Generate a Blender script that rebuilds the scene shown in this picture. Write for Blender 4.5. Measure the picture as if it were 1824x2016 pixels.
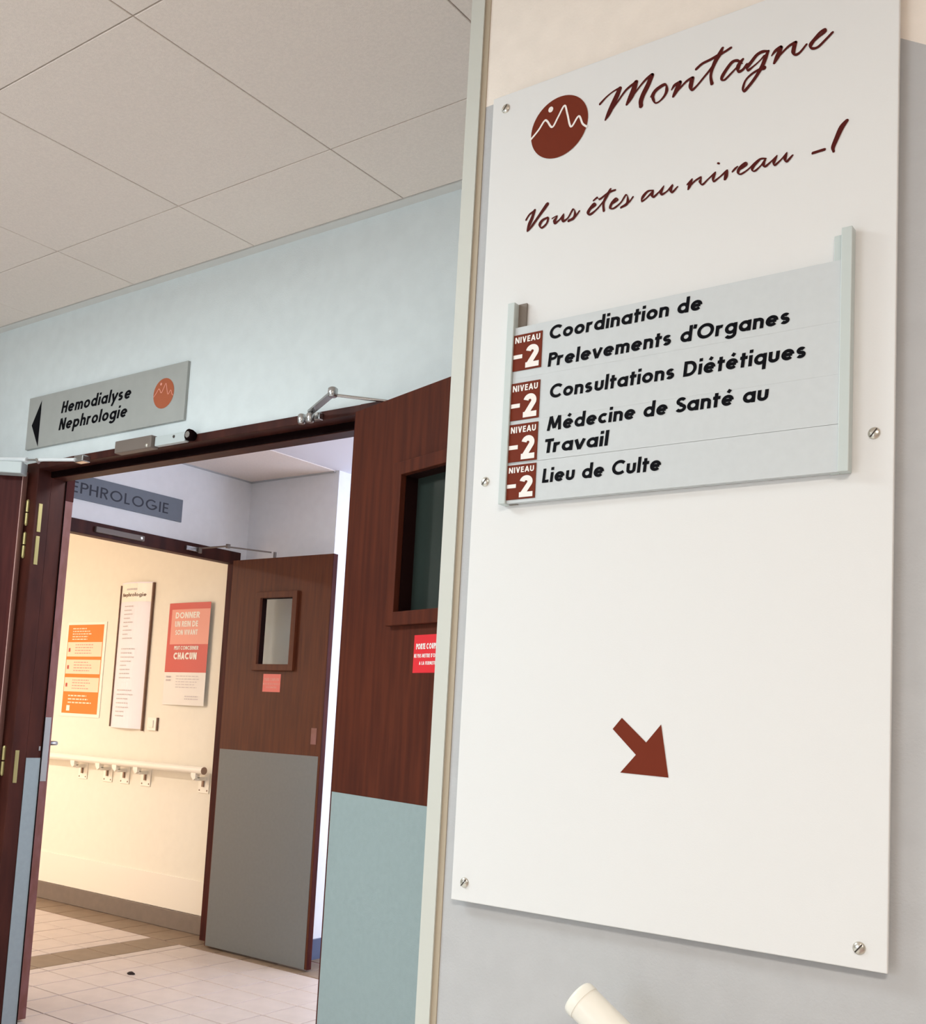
import bpy, bmesh, math, random
from mathutils import Vector, Matrix
random.seed(7)
for o in list(bpy.data.objects): bpy.data.objects.remove(o)
SC = bpy.context.scene
COL = SC.collection
EYE = 1.22

# ------------------------------------------------------------------ camera
cd = bpy.data.cameras.new('camera'); cam = bpy.data.objects.new('camera', cd); COL.objects.link(cam)
cd.sensor_fit = 'VERTICAL'; cd.sensor_height = 36.0; cd.sensor_width = 36.0 * 1824 / 2016
cd.lens = 36.0 * 2089.185 / 2016
cd.shift_x = -41.31 / 2016; cd.shift_y = 209.61 / 2016
cd.clip_start = 0.02; cd.clip_end = 60
CAM_ROWS = [[0.814488, 0.577902, 0.051362], [-0.016527, 0.111602, -0.993616], [-0.579944, 0.808439, 0.100449]]
right, down, fwd = [Vector(r) for r in CAM_ROWS]
m = Matrix((right, -down, -fwd)).transposed().to_4x4(); m.translation = (0, 0, EYE)
cam.matrix_world = m
SC.camera = cam

# ------------------------------------------------------------------ colour management, world, lights
SC.view_settings.view_transform = 'Standard'; SC.view_settings.look = 'None'
SC.view_settings.gamma = 1.0; SC.view_settings.use_curve_mapping = False
SC.view_settings.exposure = 0.0
w = bpy.data.worlds.new('world'); SC.world = w; w.use_nodes = True
w.node_tree.nodes['Background'].inputs[0].default_value = (0.75, 0.86, 1.0, 1)
w.node_tree.nodes['Background'].inputs[1].default_value = 0.6

def area(name, loc, rot, size, power, color, spread=180):
    l = bpy.data.lights.new(name, 'AREA'); l.shape = 'RECTANGLE'; l.size, l.size_y = size
    l.energy = power; l.color = color; l.spread = math.radians(spread)
    o = bpy.data.objects.new(name, l); COL.objects.link(o); o.location = loc
    o.rotation_euler = [math.radians(a) for a in rot]; return o
area('lobby_ceiling_light_cool', (-2.70, 0.25, 2.54), (0, 0, 0), (1.1, 0.5), 48, (0.83, 0.96, 1.0))
area('lobby_ceiling_light_warm', (0.75, -1.10, 2.54), (0, 0, 0), (1.1, 0.5), 66, (1.0, 0.94, 0.86))
area('lobby_window_daylight', (-2.6, -2.35, 1.45), (-90, 0, 180), (2.4, 1.3), 10, (0.80, 0.95, 1.0))
area('corridor_window_daylight', (-2.06, 5.25, 1.5), (0, 90, 0), (1.7, 1.8), 34, (0.60, 0.70, 1.0))
area('hall_fill_light', (-2.6, 2.75, 2.47), (0, 0, 0), (0.5, 0.5), 19, (0.93, 0.95, 1.0))  # unseen lamp added to brighten the hall
area('ward_ceiling_light', (-6.9, 1.2, 2.47), (0, 0, 0), (0.5, 0.5), 100, (1.0, 0.91, 0.82))

# ------------------------------------------------------------------ materials
def srgb(r, g, b):
    f = lambda c: (c/255/12.92) if c/255 <= 0.04045 else ((c/255+0.055)/1.055)**2.4
    return (f(r), f(g), f(b), 1)
MATS = {}
def mat(name, col, rough=0.6, metal=0.0, noise=0.0, nscale=40, bump=0.0, bscale=200, spec=0.5, stretch=None, col2=None):
    m = bpy.data.materials.new(name); m.use_nodes = True; nt = m.node_tree; N = nt.nodes; L = nt.links
    b = N['Principled BSDF']; b.inputs['Roughness'].default_value = rough; b.inputs['Metallic'].default_value = metal
    b.inputs['Specular IOR Level'].default_value = spec
    b.inputs['Base Color'].default_value = col
    tc = N.new('ShaderNodeTexCoord')
    if noise or col2:
        mp = N.new('ShaderNodeMapping'); L.new(tc.outputs['Object'], mp.inputs[0])
        if stretch: mp.inputs['Scale'].default_value = stretch
        n = N.new('ShaderNodeTexNoise'); n.inputs['Scale'].default_value = nscale; n.inputs['Detail'].default_value = 4
        L.new(mp.outputs[0], n.inputs[0])
        r = N.new('ShaderNodeMix'); r.data_type = 'RGBA'
        c2 = col2 or tuple(c*(1-noise) for c in col[:3])+(1,)
        r.inputs[6].default_value = col; r.inputs[7].default_value = c2
        mr = N.new('ShaderNodeMapRange'); mr.inputs[1].default_value = 0.35; mr.inputs[2].default_value = 0.65
        L.new(n.outputs[0], mr.inputs[0]); L.new(mr.outputs[0], r.inputs[0]); L.new(r.outputs[2], b.inputs['Base Color'])
    if bump:
        n2 = N.new('ShaderNodeTexNoise'); n2.inputs['Scale'].default_value = bscale; n2.inputs['Detail'].default_value = 3
        L.new(tc.outputs['Object'], n2.inputs[0])
        bp = N.new('ShaderNodeBump'); bp.inputs['Strength'].default_value = bump; bp.inputs['Distance'].default_value = 0.002
        L.new(n2.outputs[0], bp.inputs['Height']); L.new(bp.outputs[0], b.inputs['Normal'])
    MATS[name] = m; return m
mat('grey_paint', srgb(190, 191, 192), 0.75, noise=0.04, nscale=30, bump=0.25, bscale=260)
mat('cream_paint', srgb(246, 237, 226), 0.75, noise=0.04, nscale=30, bump=0.25, bscale=260)
mat('door_wall_paint', srgb(224, 232, 233), 0.75, noise=0.04, nscale=20, bump=0.25, bscale=260)
mat('hall_paint', srgb(242, 241, 241), 0.75, noise=0.03, nscale=20, bump=0.2, bscale=260)
mat('ward_paint', srgb(243, 236, 220), 0.7, noise=0.02, nscale=20, bump=0.1, bscale=260)
mat('ward_panel', srgb(244, 236, 222), 0.5)
mat('ceiling_tile', srgb(244, 231, 221), 0.9, noise=0.06, nscale=160, bump=0.35, bscale=420)
mat('ceiling_grid', srgb(216, 206, 198), 0.8)
mat('ceiling_trim', srgb(224, 222, 218), 0.6)
mat('plaster', srgb(232, 230, 236), 0.8)
mat('floor_tile', srgb(212, 195, 184), 0.42, noise=0.08, nscale=9, bump=0.05, bscale=90)
mat('grout', srgb(156, 128, 124), 0.9)
mat('dark_tile', srgb(142, 120, 98), 0.5, noise=0.15, nscale=14)
mat('dark_grout', srgb(112, 96, 82), 0.9)
mat('dark_skirting', srgb(126, 112, 102), 0.55, noise=0.1, nscale=20)
mat('wood', srgb(90, 42, 26), 0.6, nscale=7, stretch=(7, 7, 0.5), col2=srgb(72, 32, 21), spec=.14)
mat('wood_far', srgb(96, 48, 25), 0.55, nscale=7, stretch=(7, 7, 0.5), col2=srgb(80, 38, 21), spec=.25)
mat('wood_dark', srgb(78, 34, 30), 0.5, nscale=7, stretch=(7, 7, 0.6), col2=srgb(60, 24, 22), spec=.1)
mat('lit_edge', srgb(196, 150, 140), 0.5)  # pale pink stands for hall light falling on the leaf edge
mat('far_wall_paint', srgb(176, 172, 166), 0.8)
mat('lobby_tile', srgb(232, 230, 224), 0.5)
mat('daylit_skirting', srgb(88, 98, 124), 0.5)  # blue of reflected daylight put into the skirting colour
mat('wood_edge', srgb(134, 84, 80), 0.45, nscale=30, stretch=(1, 1, .5), col2=srgb(122, 70, 58))
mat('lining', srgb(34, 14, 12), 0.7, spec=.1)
mat('frame_wood', srgb(74, 36, 28), 0.5, nscale=7, stretch=(3, 3, .6), col2=srgb(56, 25, 21), spec=.18)
mat('black_seal', srgb(16, 4, 4), 0.9, spec=0.05)
mat('kick_plate', srgb(150, 165, 165), 0.5, noise=0.05, nscale=60, bump=0.2, bscale=500)
mat('jamb_plate', srgb(148, 160, 166), 0.45, noise=0.05, nscale=60, bump=0.2, bscale=500)
mat('kick_plate_far', srgb(112, 114, 113), 0.5, noise=0.05, nscale=60, bump=0.2, bscale=500)
mat('brass', srgb(182, 170, 118), 0.4, 0.8)
mat('steel', srgb(190, 190, 190), 0.25, 0.95)
mat('screw_metal', srgb(214, 210, 200), 0.28, 0.9)
mat('screw_slot', srgb(60, 52, 46), 0.6)
mat('closer_grey', srgb(196, 204, 204), 0.45)
mat('closer_white', srgb(236, 240, 242), 0.35)
mat('closer_taupe', srgb(120, 108, 100), 0.5)
mat('board_white', srgb(230, 231, 230), 0.5, bump=0.05, bscale=500, spec=0.25)
mat('sign_grey', srgb(206, 212, 214), 0.45, noise=0.03, nscale=80)
mat('rail_shade', srgb(128, 118, 108), 0.6)  # shade inside the left sign rail, put into the colour
mat('sign_rail', srgb(200, 210, 208), 0.4)
mat('brown_ink', srgb(116, 48, 30), 0.6, spec=.1)
mat('dark_brown_ink', srgb(84, 28, 24), 0.6, spec=.1)
mat('black_ink', srgb(8, 8, 14), 0.6, spec=.08)
mat('white_ink', srgb(246, 240, 234), 0.5)
mat('wall_sign_grey', srgb(172, 174, 170), 0.5, noise=0.05, nscale=20)
mat('orange_brown', srgb(176, 92, 58), 0.3)
mat('blue_grey_sign', srgb(112, 118, 128), 0.5, noise=0.05, nscale=30)
mat('navy_ink', srgb(20, 24, 40), 0.5)
mat('guard_light', srgb(206, 208, 200), 0.45, spec=.3)
mat('guard_tan', srgb(178, 164, 142), 0.6)
mat('rail_cream', srgb(244, 240, 228), 0.3)
mat('ward_white', srgb(250, 244, 230), 0.35)
mat('rail_end', srgb(160, 130, 108), 0.6)
mat('red_notice', srgb(226, 38, 48), 0.45)
mat('faded_notice', srgb(226, 110, 98), 0.5)
mat('orange_print', srgb(250, 128, 30), 0.5)
mat('pale_orange', srgb(252, 220, 190), 0.5)
mat('paper', srgb(240, 234, 226), 0.6)
mat('red_print', srgb(206, 84, 74), 0.5)
mat('pink_print', srgb(232, 158, 140), 0.5)
mat('grey_print', srgb(210, 200, 200), 0.6)
mat('panel_paper', srgb(246, 238, 244), 0.4)
mat('panel_edge', srgb(120, 88, 70), 0.5)
mat('dark_dirt', srgb(40, 24, 18), 0.8)
mat('lamp_frame', srgb(235, 235, 235), 0.4)
mat('stair_nosing', srgb(90, 88, 86), 0.6)
def emis(name, col, s):
    m = bpy.data.materials.new(name); m.use_nodes = True; b = m.node_tree.nodes['Principled BSDF']
    b.inputs['Emission Color'].default_value = col; b.inputs['Emission Strength'].default_value = s; MATS[name] = m
emis('lamp_cool', (0.9, 0.97, 1, 1), 4); emis('lamp_warm', (1, .85, .68, 1), 4)
emis('window_sky', (0.8, 0.88, 1, 1), 3)
g = bpy.data.materials.new('glass'); g.use_nodes = True; b = g.node_tree.nodes['Principled BSDF']
b.inputs['Base Color'].default_value = (0.86, 0.92, 0.9, 1); b.inputs['Transmission Weight'].default_value = 1.0
b.inputs['Roughness'].default_value = 0.06; b.inputs['IOR'].default_value = 1.2; MATS['glass'] = g
g2 = bpy.data.materials.new('dark_glass'); g2.use_nodes = True; b = g2.node_tree.nodes['Principled BSDF']
b.inputs['Base Color'].default_value = srgb(44, 52, 48); b.inputs['Roughness'].default_value = 0.12; MATS['dark_glass'] = g2

# ------------------------------------------------------------------ mesh helpers
class MB:
    def __init__(s, M=None): s.v = []; s.f = []; s.mi = []; s.m = []; s.M = M or Matrix.Identity(4); s.smooth = []
    def mat(s, name):
        if name not in s.m: s.m.append(name)
        return s.m.index(name)
    def add(s, vs, fs, mt, smooth=False):
        k = len(s.v); i = s.mat(mt)
        s.v += [tuple(s.M @ Vector(p)) for p in vs]
        for f in fs: s.f.append(tuple(k+a for a in f)); s.mi.append(i); s.smooth.append(smooth)
    def box(s, x0, x1, y0, y1, z0, z1, mt, c=0.0):
        """box; c > 0 cuts a chamfer along every edge of the -Y (front) face and the vertical edges"""
        if c <= 0:
            vs = [(x, y, z) for x in (x0, x1) for y in (y0, y1) for z in (z0, z1)]
            s.add(vs, [(0, 1, 3, 2), (4, 6, 7, 5), (0, 4, 5, 1), (2, 3, 7, 6), (0, 2, 6, 4), (1, 5, 7, 3)], mt); return
        bm = bmesh.new(); bmesh.ops.create_cube(bm, size=1)
        for v in bm.verts: v.co = Vector(((x0+x1)/2+v.co.x*(x1-x0), (y0+y1)/2+v.co.y*(y1-y0), (z0+z1)/2+v.co.z*(z1-z0)))
        bmesh.ops.bevel(bm, geom=list(bm.edges), offset=c, segments=2, profile=0.5, affect='EDGES')
        bm.verts.index_update()
        s.add([tuple(v.co) for v in bm.verts], [tuple(v.index for v in f.verts) for f in bm.faces], mt); bm.free()
    def tube(s, p0, p1, r, mt, n=16, r1=None, cap=True):
        p0 = Vector(p0); p1 = Vector(p1); d = (p1-p0).normalized()
        a = d.orthogonal().normalized(); b = d.cross(a); r1 = r if r1 is None else r1
        vs = [tuple(p+(a*math.cos(t)+b*math.sin(t))*rr) for p, rr in ((p0, r), (p1, r1)) for t in [2*math.pi*i/n for i in range(n)]]
        s.add(vs, [(i, (i+1) % n, n+(i+1) % n, n+i) for i in range(n)], mt, True)
        if cap: s.add(vs, [tuple(range(n))[::-1], tuple(range(n, 2*n))], mt)
    def lathe(s, p0, d, prof, mt, n=16):
        """prof: list of (distance along d, radius)"""
        p0 = Vector(p0); d = Vector(d).normalized(); a = d.orthogonal().normalized(); b = d.cross(a)
        vs = [tuple(p0+d*h+(a*math.cos(t)+b*math.sin(t))*r) for h, r in prof for t in [2*math.pi*i/n for i in range(n)]]
        fs = [(k*n+i, k*n+(i+1) % n, (k+1)*n+(i+1) % n, (k+1)*n+i) for k in range(len(prof)-1) for i in range(n)]
        s.add(vs, fs, mt, True); s.add(vs, [tuple(range(n))[::-1], tuple(range(len(vs)-n, len(vs)))], mt)
    def prism(s, pts, y0, y1, mt):
        """outline pts in (x, z), thickness y0..y1"""
        n = len(pts); vs = [(x, y0, z) for x, z in pts]+[(x, y1, z) for x, z in pts]
        s.add(vs, [tuple(range(n)), tuple(range(n, 2*n))[::-1]]+[(i, n+i, n+(i+1) % n, (i+1) % n) for i in range(n)], mt)
    def build(s, name, parent=None, kind=None):
        me = bpy.data.meshes.new(name); me.from_pydata(s.v, [], s.f)
        for a in s.m: me.materials.append(MATS[a])
        for p, i, sm in zip(me.polygons, s.mi, s.smooth): p.material_index = i; p.use_smooth = sm
        bm = bmesh.new(); bm.from_mesh(me); bmesh.ops.recalc_face_normals(bm, faces=bm.faces) if s.solid() else None
        bm.to_mesh(me); bm.free()
        o = bpy.data.objects.new(name, me); COL.objects.link(o)
        if parent: o.parent = parent
        if kind: o['kind'] = kind
        return o
    def solid(s): return not getattr(s, 'flat', False)
def tag(o, label=None, cat=None, group=None, kind=None):
    if label: o['label'] = label
    if cat: o['category'] = cat
    if group: o['group'] = group
    if kind: o['kind'] = kind
    return o
def empty(name, loc, label=None, cat=None, group=None, kind=None, rz=0):
    o = bpy.data.objects.new(name, None); COL.objects.link(o); o.location = loc; o.rotation_euler.z = rz; o.empty_display_size = .1
    o['_m'] = 0; del o['_m']
    return tag(o, label, cat, group, kind)
def local(root): # children meshes are written in world coordinates, then taken into the root's frame
    return (Matrix.Translation(root.location) @ Matrix.Rotation(root.rotation_euler.z, 4, 'Z')).inverted()
def part(name, root, fn, kind=None, M=None):
    b = MB(M if M is not None else local(root)); fn(b); o = b.build(name, root, kind); return o
def sub(name, par, fn, M):
    b = MB(M); fn(b); return b.build(name, par)

# ------------------------------------------------------------------ stroke lettering (flat print)
X = 0.70
def arc(cx, cy, rx, ry, a0, a1, n=14):
    return [(cx+rx*math.cos(math.radians(a0+(a1-a0)*i/n)), cy+ry*math.sin(math.radians(a0+(a1-a0)*i/n))) for i in range(n+1)]
def glyph(c, w, wide=1.0):
    h = w/2; R = X/2-h; rx = R*wide; L = X/2; cx = rx+h; D = 2*rx+w
    ring = arc(cx, L, rx, R, 0, 360, 24)
    S = lambda *p: list(p)
    st = lambda x, y0, y1: [(x, y0), (x, y1)]
    C = 1.0
    acc = None
    if c in 'éèê': acc = c; c = 'e'
    g = {
     'o': ([ring], D), 'a': ([ring, st(D-h, 0, X)], D), 'd': ([ring, st(D-h, 0, 1.06)], D), 'q': ([ring, st(D-h, -.32, X)], D),
     'b': ([ring, st(h, 0, 1.06)], D), 'p': ([ring, st(h, -.32, X)], D),
     'g': ([ring, st(D-h, -.05, X), arc(cx, -.02, rx, .3-h, 0, -155)], D),
     'e': ([arc(cx, L, rx, R, 0, 318, 22), [(h, L), (D-h, L)]], D),
     'c': ([arc(cx, L, rx, R, 48, 312, 18)], D*.86),
     'n': ([st(h, 0, X), arc(h+.2*wide, X-h-.17, .2*wide, .17, 180, 0), st(h+.4*wide, 0, X-h-.17)], .4*wide+w),
     'h': ([st(h, 0, 1.06), arc(h+.2*wide, X-h-.17, .2*wide, .17, 180, 0), st(h+.4*wide, 0, X-h-.17)], .4*wide+w),
     'm': ([st(h, 0, X), arc(h+.18*wide, X-h-.16, .18*wide, .16, 180, 0), st(h+.36*wide, 0, X-h-.16), arc(h+.54*wide, X-h-.16, .18*wide, .16, 180, 0), st(h+.72*wide, 0, X-h-.16)], .72*wide+w),
     'u': ([st(h, X, h+.17), arc(h+.2*wide, h+.17, .2*wide, .17, 180, 360), st(h+.4*wide, h+.17, X)], .4*wide+w),
     'r': ([st(h, 0, X), arc(h+.22*wide, X-h-.2, .22*wide, .2, 170, 70)], .24*wide+w),
     's': ([arc(.2*wide+h*.6, X-h-.12, .15*wide, .125, 30, 270, 12)+arc(.2*wide+h*.6, h+.12, .16*wide, .125, 90, -150, 12)], .36*wide+w),
     't': ([st(h+.08, 0, .92), [(0, X-h*.9), (.22+w, X-h*.9)]], .24+w*.8),
     'l': ([st(h, 0, 1.06)], w), 'i': ([st(h, 0, X), [(h, .84), (h, .84+w)]], w),
     'v': ([[(h*.6, X), (.27*wide+h*.5, 0)], [(.54*wide+h*.4, X), (.27*wide+h*.5, 0)]], .50*wide+w*.7),
     'y': ([[(h*.6, X), (.27*wide+h*.5, .02)], [(.56*wide+h*.4, X), (.16*wide, -.32)]], .50*wide+w*.6),
     'x': ([[(h, X), (.5, 0)], [(.5, X), (h, 0)]], .5+h),
     'C': ([arc(.5*wide, .5, .5*wide-h, .5-h, 45, 315, 20)], .86*wide),
     'O': ([arc(.5*wide, .5, .5*wide-h, .5-h, 0, 360, 28)], 1.0*wide),
     'G': ([arc(.5*wide, .5, .5*wide-h, .5-h, 45, 345, 22), [(.52*wide, .45), (wide-h, .45)], [(wide-h, .45), (wide-h, .25)]], wide),
     'D': ([st(h, 0, 1), [(h, 1-h), (.3*wide, 1-h)]+arc(.32*wide, .5, .46*wide-h, .5-h, 90, -90, 16)+[(h, h)]], .8*wide),
     'P': ([st(h, 0, 1), [(h, 1-h), (.3*wide, 1-h)]+arc(.32*wide, .72, .26*wide-h*.5, .28-h, 90, -90, 12)+[(h, .44+h)]], .53*wide),
     'R': ([st(h, 0, 1), [(h, 1-h), (.3*wide, 1-h)]+arc(.32*wide, .72, .26*wide-h*.5, .28-h, 90, -90, 12)+[(h, .44+h)], [(.28*wide, .5), (.56*wide, 0)]], .62*wide),
     'B': ([st(h, 0, 1), [(h, 1-h)]+arc(.3*wide, .75, .24*wide-h*.5, .25-h, 90, -90, 10)+[(h, .5)], [(h, .5)]+arc(.32*wide, .27, .28*wide-h*.5, .27-h, 90, -90, 10)+[(h, h)]], .62*wide),
     'M': ([[(h, 0), (h+.1*wide, 1)], [(h+.1*wide, 1), (.5*wide, .15)], [(.5*wide, .15), (.9*wide-h, 1)], [(.9*wide-h, 1), (wide-h, 0)]], wide),
     'N': ([st(h, 0, 1), [(h, 1), (.72*wide-h, 0)], st(.72*wide-h, 0, 1)], .72*wide),
     'H': ([st(h, 0, 1), st(.68*wide-h, 0, 1), [(h, .52), (.68*wide-h, .52)]], .68*wide),
     'L': ([st(h, 0, 1), [(h, h), (.46*wide, h)]], .46*wide),
     'E': ([st(h, 0, 1), [(h, h), (.5*wide, h)], [(h, .52), (.47*wide, .52)], [(h, 1-h), (.5*wide, 1-h)]], .5*wide),
     'F': ([st(h, 0, 1), [(h, .5), (.45*wide, .5)], [(h, 1-h), (.48*wide, 1-h)]], .48*wide),
     'I': ([st(h, 0, 1)], w), 'T': ([st(.28*wide, 0, 1-h), [(0, 1-h), (.56*wide, 1-h)]], .47*wide),
     'S': ([arc(.28*wide, .75-h*.3, .24*wide-h*.4, .25-h*.8, 25, 270, 14)+arc(.28*wide, .25+h*.3, .27*wide-h*.4, .26-h*.8, 90, -155, 14)], .56*wide),
     'V': ([[(h, 1), (.34*wide, 0)], [(.68*wide-h, 1), (.34*wide, 0)]], .68*wide),
     'A': ([[(h*.7, 0), (.36*wide, 1)], [(.72*wide-h*.7, 0), (.36*wide, 1)], [(.16*wide, .3), (.56*wide, .3)]], .72*wide),
     'U': ([st(h, 1, h+.24), arc(.32*wide, h+.24, .32*wide-h, .24, 180, 360), st(.64*wide-h, h+.24, 1)], .64*wide),
     '2': ([arc(.3*wide, .7, .3*wide-h, .3-h, 170, -35, 14)+[(h*1.15, h)], [(0, h), (.62*wide, h)]], .62*wide),
     '-': ([[(0, .36), (.3, .36)]], .3), "'": ([[(.06, 1.05), (.02, .78)]], .1), ' ': ([], .2),
    }[c]
    if acc:
        g = (g[0]+[{'é': [(cx-.02, .83), (cx+.1, 1.02)], 'è': [(cx+.02, .83), (cx-.1, 1.02)], 'ê': [(cx-.12, .83), (cx, 1.0), (cx+.12, .83)]}[acc]], g[1])
    return g
def ribbon(pts, w):
    n = len(pts); L = []; Rr = []
    for i in range(n):
        a = Vector(pts[max(i-1, 0)]); b = Vector(pts[min(i+1, n-1)])
        if i == 0 and n > 3 and (Vector(pts[0])-Vector(pts[-1])).length < 1e-6: a = Vector(pts[-2])
        if i == n-1 and n > 3 and (Vector(pts[0])-Vector(pts[-1])).length < 1e-6: b = Vector(pts[1])
        d = (b-a).normalized(); nn = Vector((-d.y, d.x))*w/2; p = Vector(pts[i])
        L.append(p+nn); Rr.append(p-nn)
    return L, Rr
LAY = [0]
def text(b, s, P, N, x0, x1, z, cap, w, mt, gap=0.13, shear=0.0, wide=1.0, space=.3):
    """letters on a plane: P(u, z) gives the point; the line runs from u=x0 to u=x1, baseline z"""
    items = []; u = 0
    for c in s:
        st, adv = glyph(c, w, wide)
        if c == ' ': u += space; continue
        items.append((u, st)); u += adv+gap
    tot = u-gap; k = (x1-x0)/tot
    for u0, st in items:
        for pts in st:
            L, R = ribbon(pts, w); n = len(L)
            LAY[0] += 1; e = (LAY[0] % 4)*4e-5; nv = Vector(N or (0, -1, 0))
            vs = [tuple(Vector(P(x0+(u0+p[0]+shear*p[1])*k, z+p[1]*cap))+nv*(e+(i % n)*2e-6)) for i, p in enumerate(L+R)]
            b.add(vs, [(i, n+i, n+i+1, i+1) for i in range(n-1)], mt)
def flat(b): b.flat = True; return b
def bars(b, P, x0, x1, z0, z1, rows, mt, fill=.45, ragged=.3):
    """lines of print too small to read"""
    for i in range(rows):
        zt = z1-(z1-z0)*(i+.2)/rows; zb = zt-(z1-z0)*fill/rows; x = x0
        xe = x1-(x1-x0)*ragged*random.random()
        while x < xe:
            l = (x1-x0)*random.uniform(.06, .16); b.add([P(x, zb), P(min(x+l, xe), zb), P(min(x+l, xe), zt), P(x, zt)], [(0, 1, 2, 3)], mt); x += l+(x1-x0)*.03
def catmull(pts, n=5):
    out = []
    for i in range(len(pts)-1):
        p0 = pts[max(i-1, 0)]; p1 = pts[i]; p2 = pts[i+1]; p3 = pts[min(i+2, len(pts)-1)]
        for k in range(n):
            t = k/n
            out.append(tuple(.5*((2*b)+(c-a)*t+(2*a-5*b+4*c-d)*t*t+(-a+3*b-3*c+d)*t**3) for a, b, c, d in zip(p0, p1, p2, p3)))
    out.append(tuple(pts[-1])); return out

# ================================================================== SETTING
CZ = 2.588          # lobby ceiling
HZ = 2.516          # hall ceiling
DY = 2.045          # door wall face
DB = 2.144          # its back face
def struct(name, fn, kind='structure', label=None):
    b = MB(); fn(b); o = b.build(name); o['kind'] = kind
    if label: o['label'] = label
    return o
# door wall (opening -3.47 .. -1.83, 2.055 high)
def f(b):
    b.box(-5.15, -3.475, DY, DB, 0, 2.75, 'door_wall_paint'); b.box(-1.83, -.976, DY, DB, 0, 2.75, 'door_wall_paint')
    b.box(-3.475, -1.83, DY, DB, 2.055, 2.75, 'door_wall_paint')
struct('wall_back', f, label='pale grey wall over and around the double doors')
# pier wall carrying the sign board, cream above and grey below a painted line that drops with the stairs
def f(b):
    y = 1.25; x0, x1 = -.976, 2.6; zb, zt = -1.5, 2.75; xl = -.488; zl = 2.178
    zr = zl-(x1-xl)*.64
    b.add([(x0, y, zb), (x1, y, zb), (x1, y, zr), (xl, y, zl), (x0, y, zl)], [(0, 1, 2, 3, 4)], 'grey_paint')
    b.add([(x0, y, zl), (xl, y, zl), (x1, y, zr), (x1, y, zt), (x0, y, zt)], [(0, 1, 2, 3, 4)], 'cream_paint')
    b.add([(x0, y, zb), (x0, 2.2, zb), (x0, 2.2, zt), (x0, y, zt)], [(0, 1, 2, 3)], 'grey_paint')
    b.add([(x0, 2.2, zb), (x1, 2.2, zb), (x1, 2.2, zt), (x0, 2.2, zt)], [(0, 1, 2, 3)], 'grey_paint')
    b.add([(x1, y, zb), (x1, 2.2, zb), (x1, 2.2, zt), (x1, y, zt)], [(0, 1, 2, 3)], 'grey_paint')
    b.add([(x0, y, zt), (x1, y, zt), (x1, 2.2, zt), (x0, 2.2, zt)], [(0, 1, 2, 3)], 'grey_paint')
    b.add([(x0, y, zb), (x1, y, zb), (x1, 2.2, zb), (x0, 2.2, zb)], [(0, 1, 2, 3)], 'grey_paint')
struct('wall_right', f, label='wall with the white sign board, cream above, grey below')
struct('wall_left', lambda b: b.box(-5.15, -5.0, -2.6, DY, 0, 2.75, 'far_wall_paint'))
def f(b):
    b.box(-5.15, -3.8, -2.6, -2.45, 0, 2.75, 'far_wall_paint'); b.box(-1.4, 2.75, -2.6, -2.45, -1.5, 2.75, 'far_wall_paint')
    b.box(-3.8, -1.4, -2.6, -2.45, 0, .8, 'far_wall_paint'); b.box(-3.8, -1.4, -2.6, -2.45, 2.1, 2.75, 'far_wall_paint')
struct('wall_front', f)
struct('wall_stairs', lambda b: b.box(2.6, 2.75, -2.6, 2.2, -1.5, 2.75, 'far_wall_paint'))
# hall side wall with the far doorway
WX = -4.53
def f(b):
    b.box(WX-.05, WX, DB, 2.36, 0, HZ+.1, 'hall_paint'); b.box(WX-.05, WX, 3.95, 4.0, 0, HZ+.1, 'hall_paint')
    b.box(WX-.05, WX, 2.36, 3.95, 2.06, HZ+.1, 'hall_paint')
struct('wall_hall_side', f, label='lilac white hall wall above the far doorway')
def f(b):
    b.box(WX, -3.856, 4.0, 7.1, 0, HZ+.1, 'hall_paint')
struct('wall_hall_back', f, label='off-white wall behind the far brown door leaf')
struct('wall_ward', lambda b: b.box(-8.0, WX, 4.0, 4.2, 0, HZ+.1, 'ward_paint'), label='warm cream wall seen through the far doorway')
struct('wall_ward_end', lambda b: (b.box(-8.15, -8.0, .05, 4.2, 0, HZ+.1, 'ward_paint'), b.box(-8.0, -5.15, .05, .2, 0, HZ+.1, 'ward_paint'), b.box(-5.16, -5.15, .2, DB, 0, HZ+.1, 'ward_paint')))
def f(b):
    b.box(-2.0, -1.85, 4.0, 4.3, 0, HZ+.1, 'hall_paint'); b.box(-2.0, -1.85, 6.2, 7.1, 0, HZ+.1, 'hall_paint'); b.box(-2.0, -1.85, 4.3, 6.2, 0, .6, 'hall_paint'); b.box(-2.0, -1.85, 4.3, 6.2, 2.4, HZ+.1, 'hall_paint'); b.box(-1.85, -.9, 4.0, 4.15, 0, HZ+.1, 'hall_paint')
    b.box(-.9, -.75, 2.2, 4.15, 0, HZ+.1, 'hall_paint')
struct('wall_corridor', f)
def f(b): b.box(-3.856, -2.0, 7.1, 7.25, 0, HZ+.1, 'hall_paint')
struct('wall_corridor_end', f)
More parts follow.
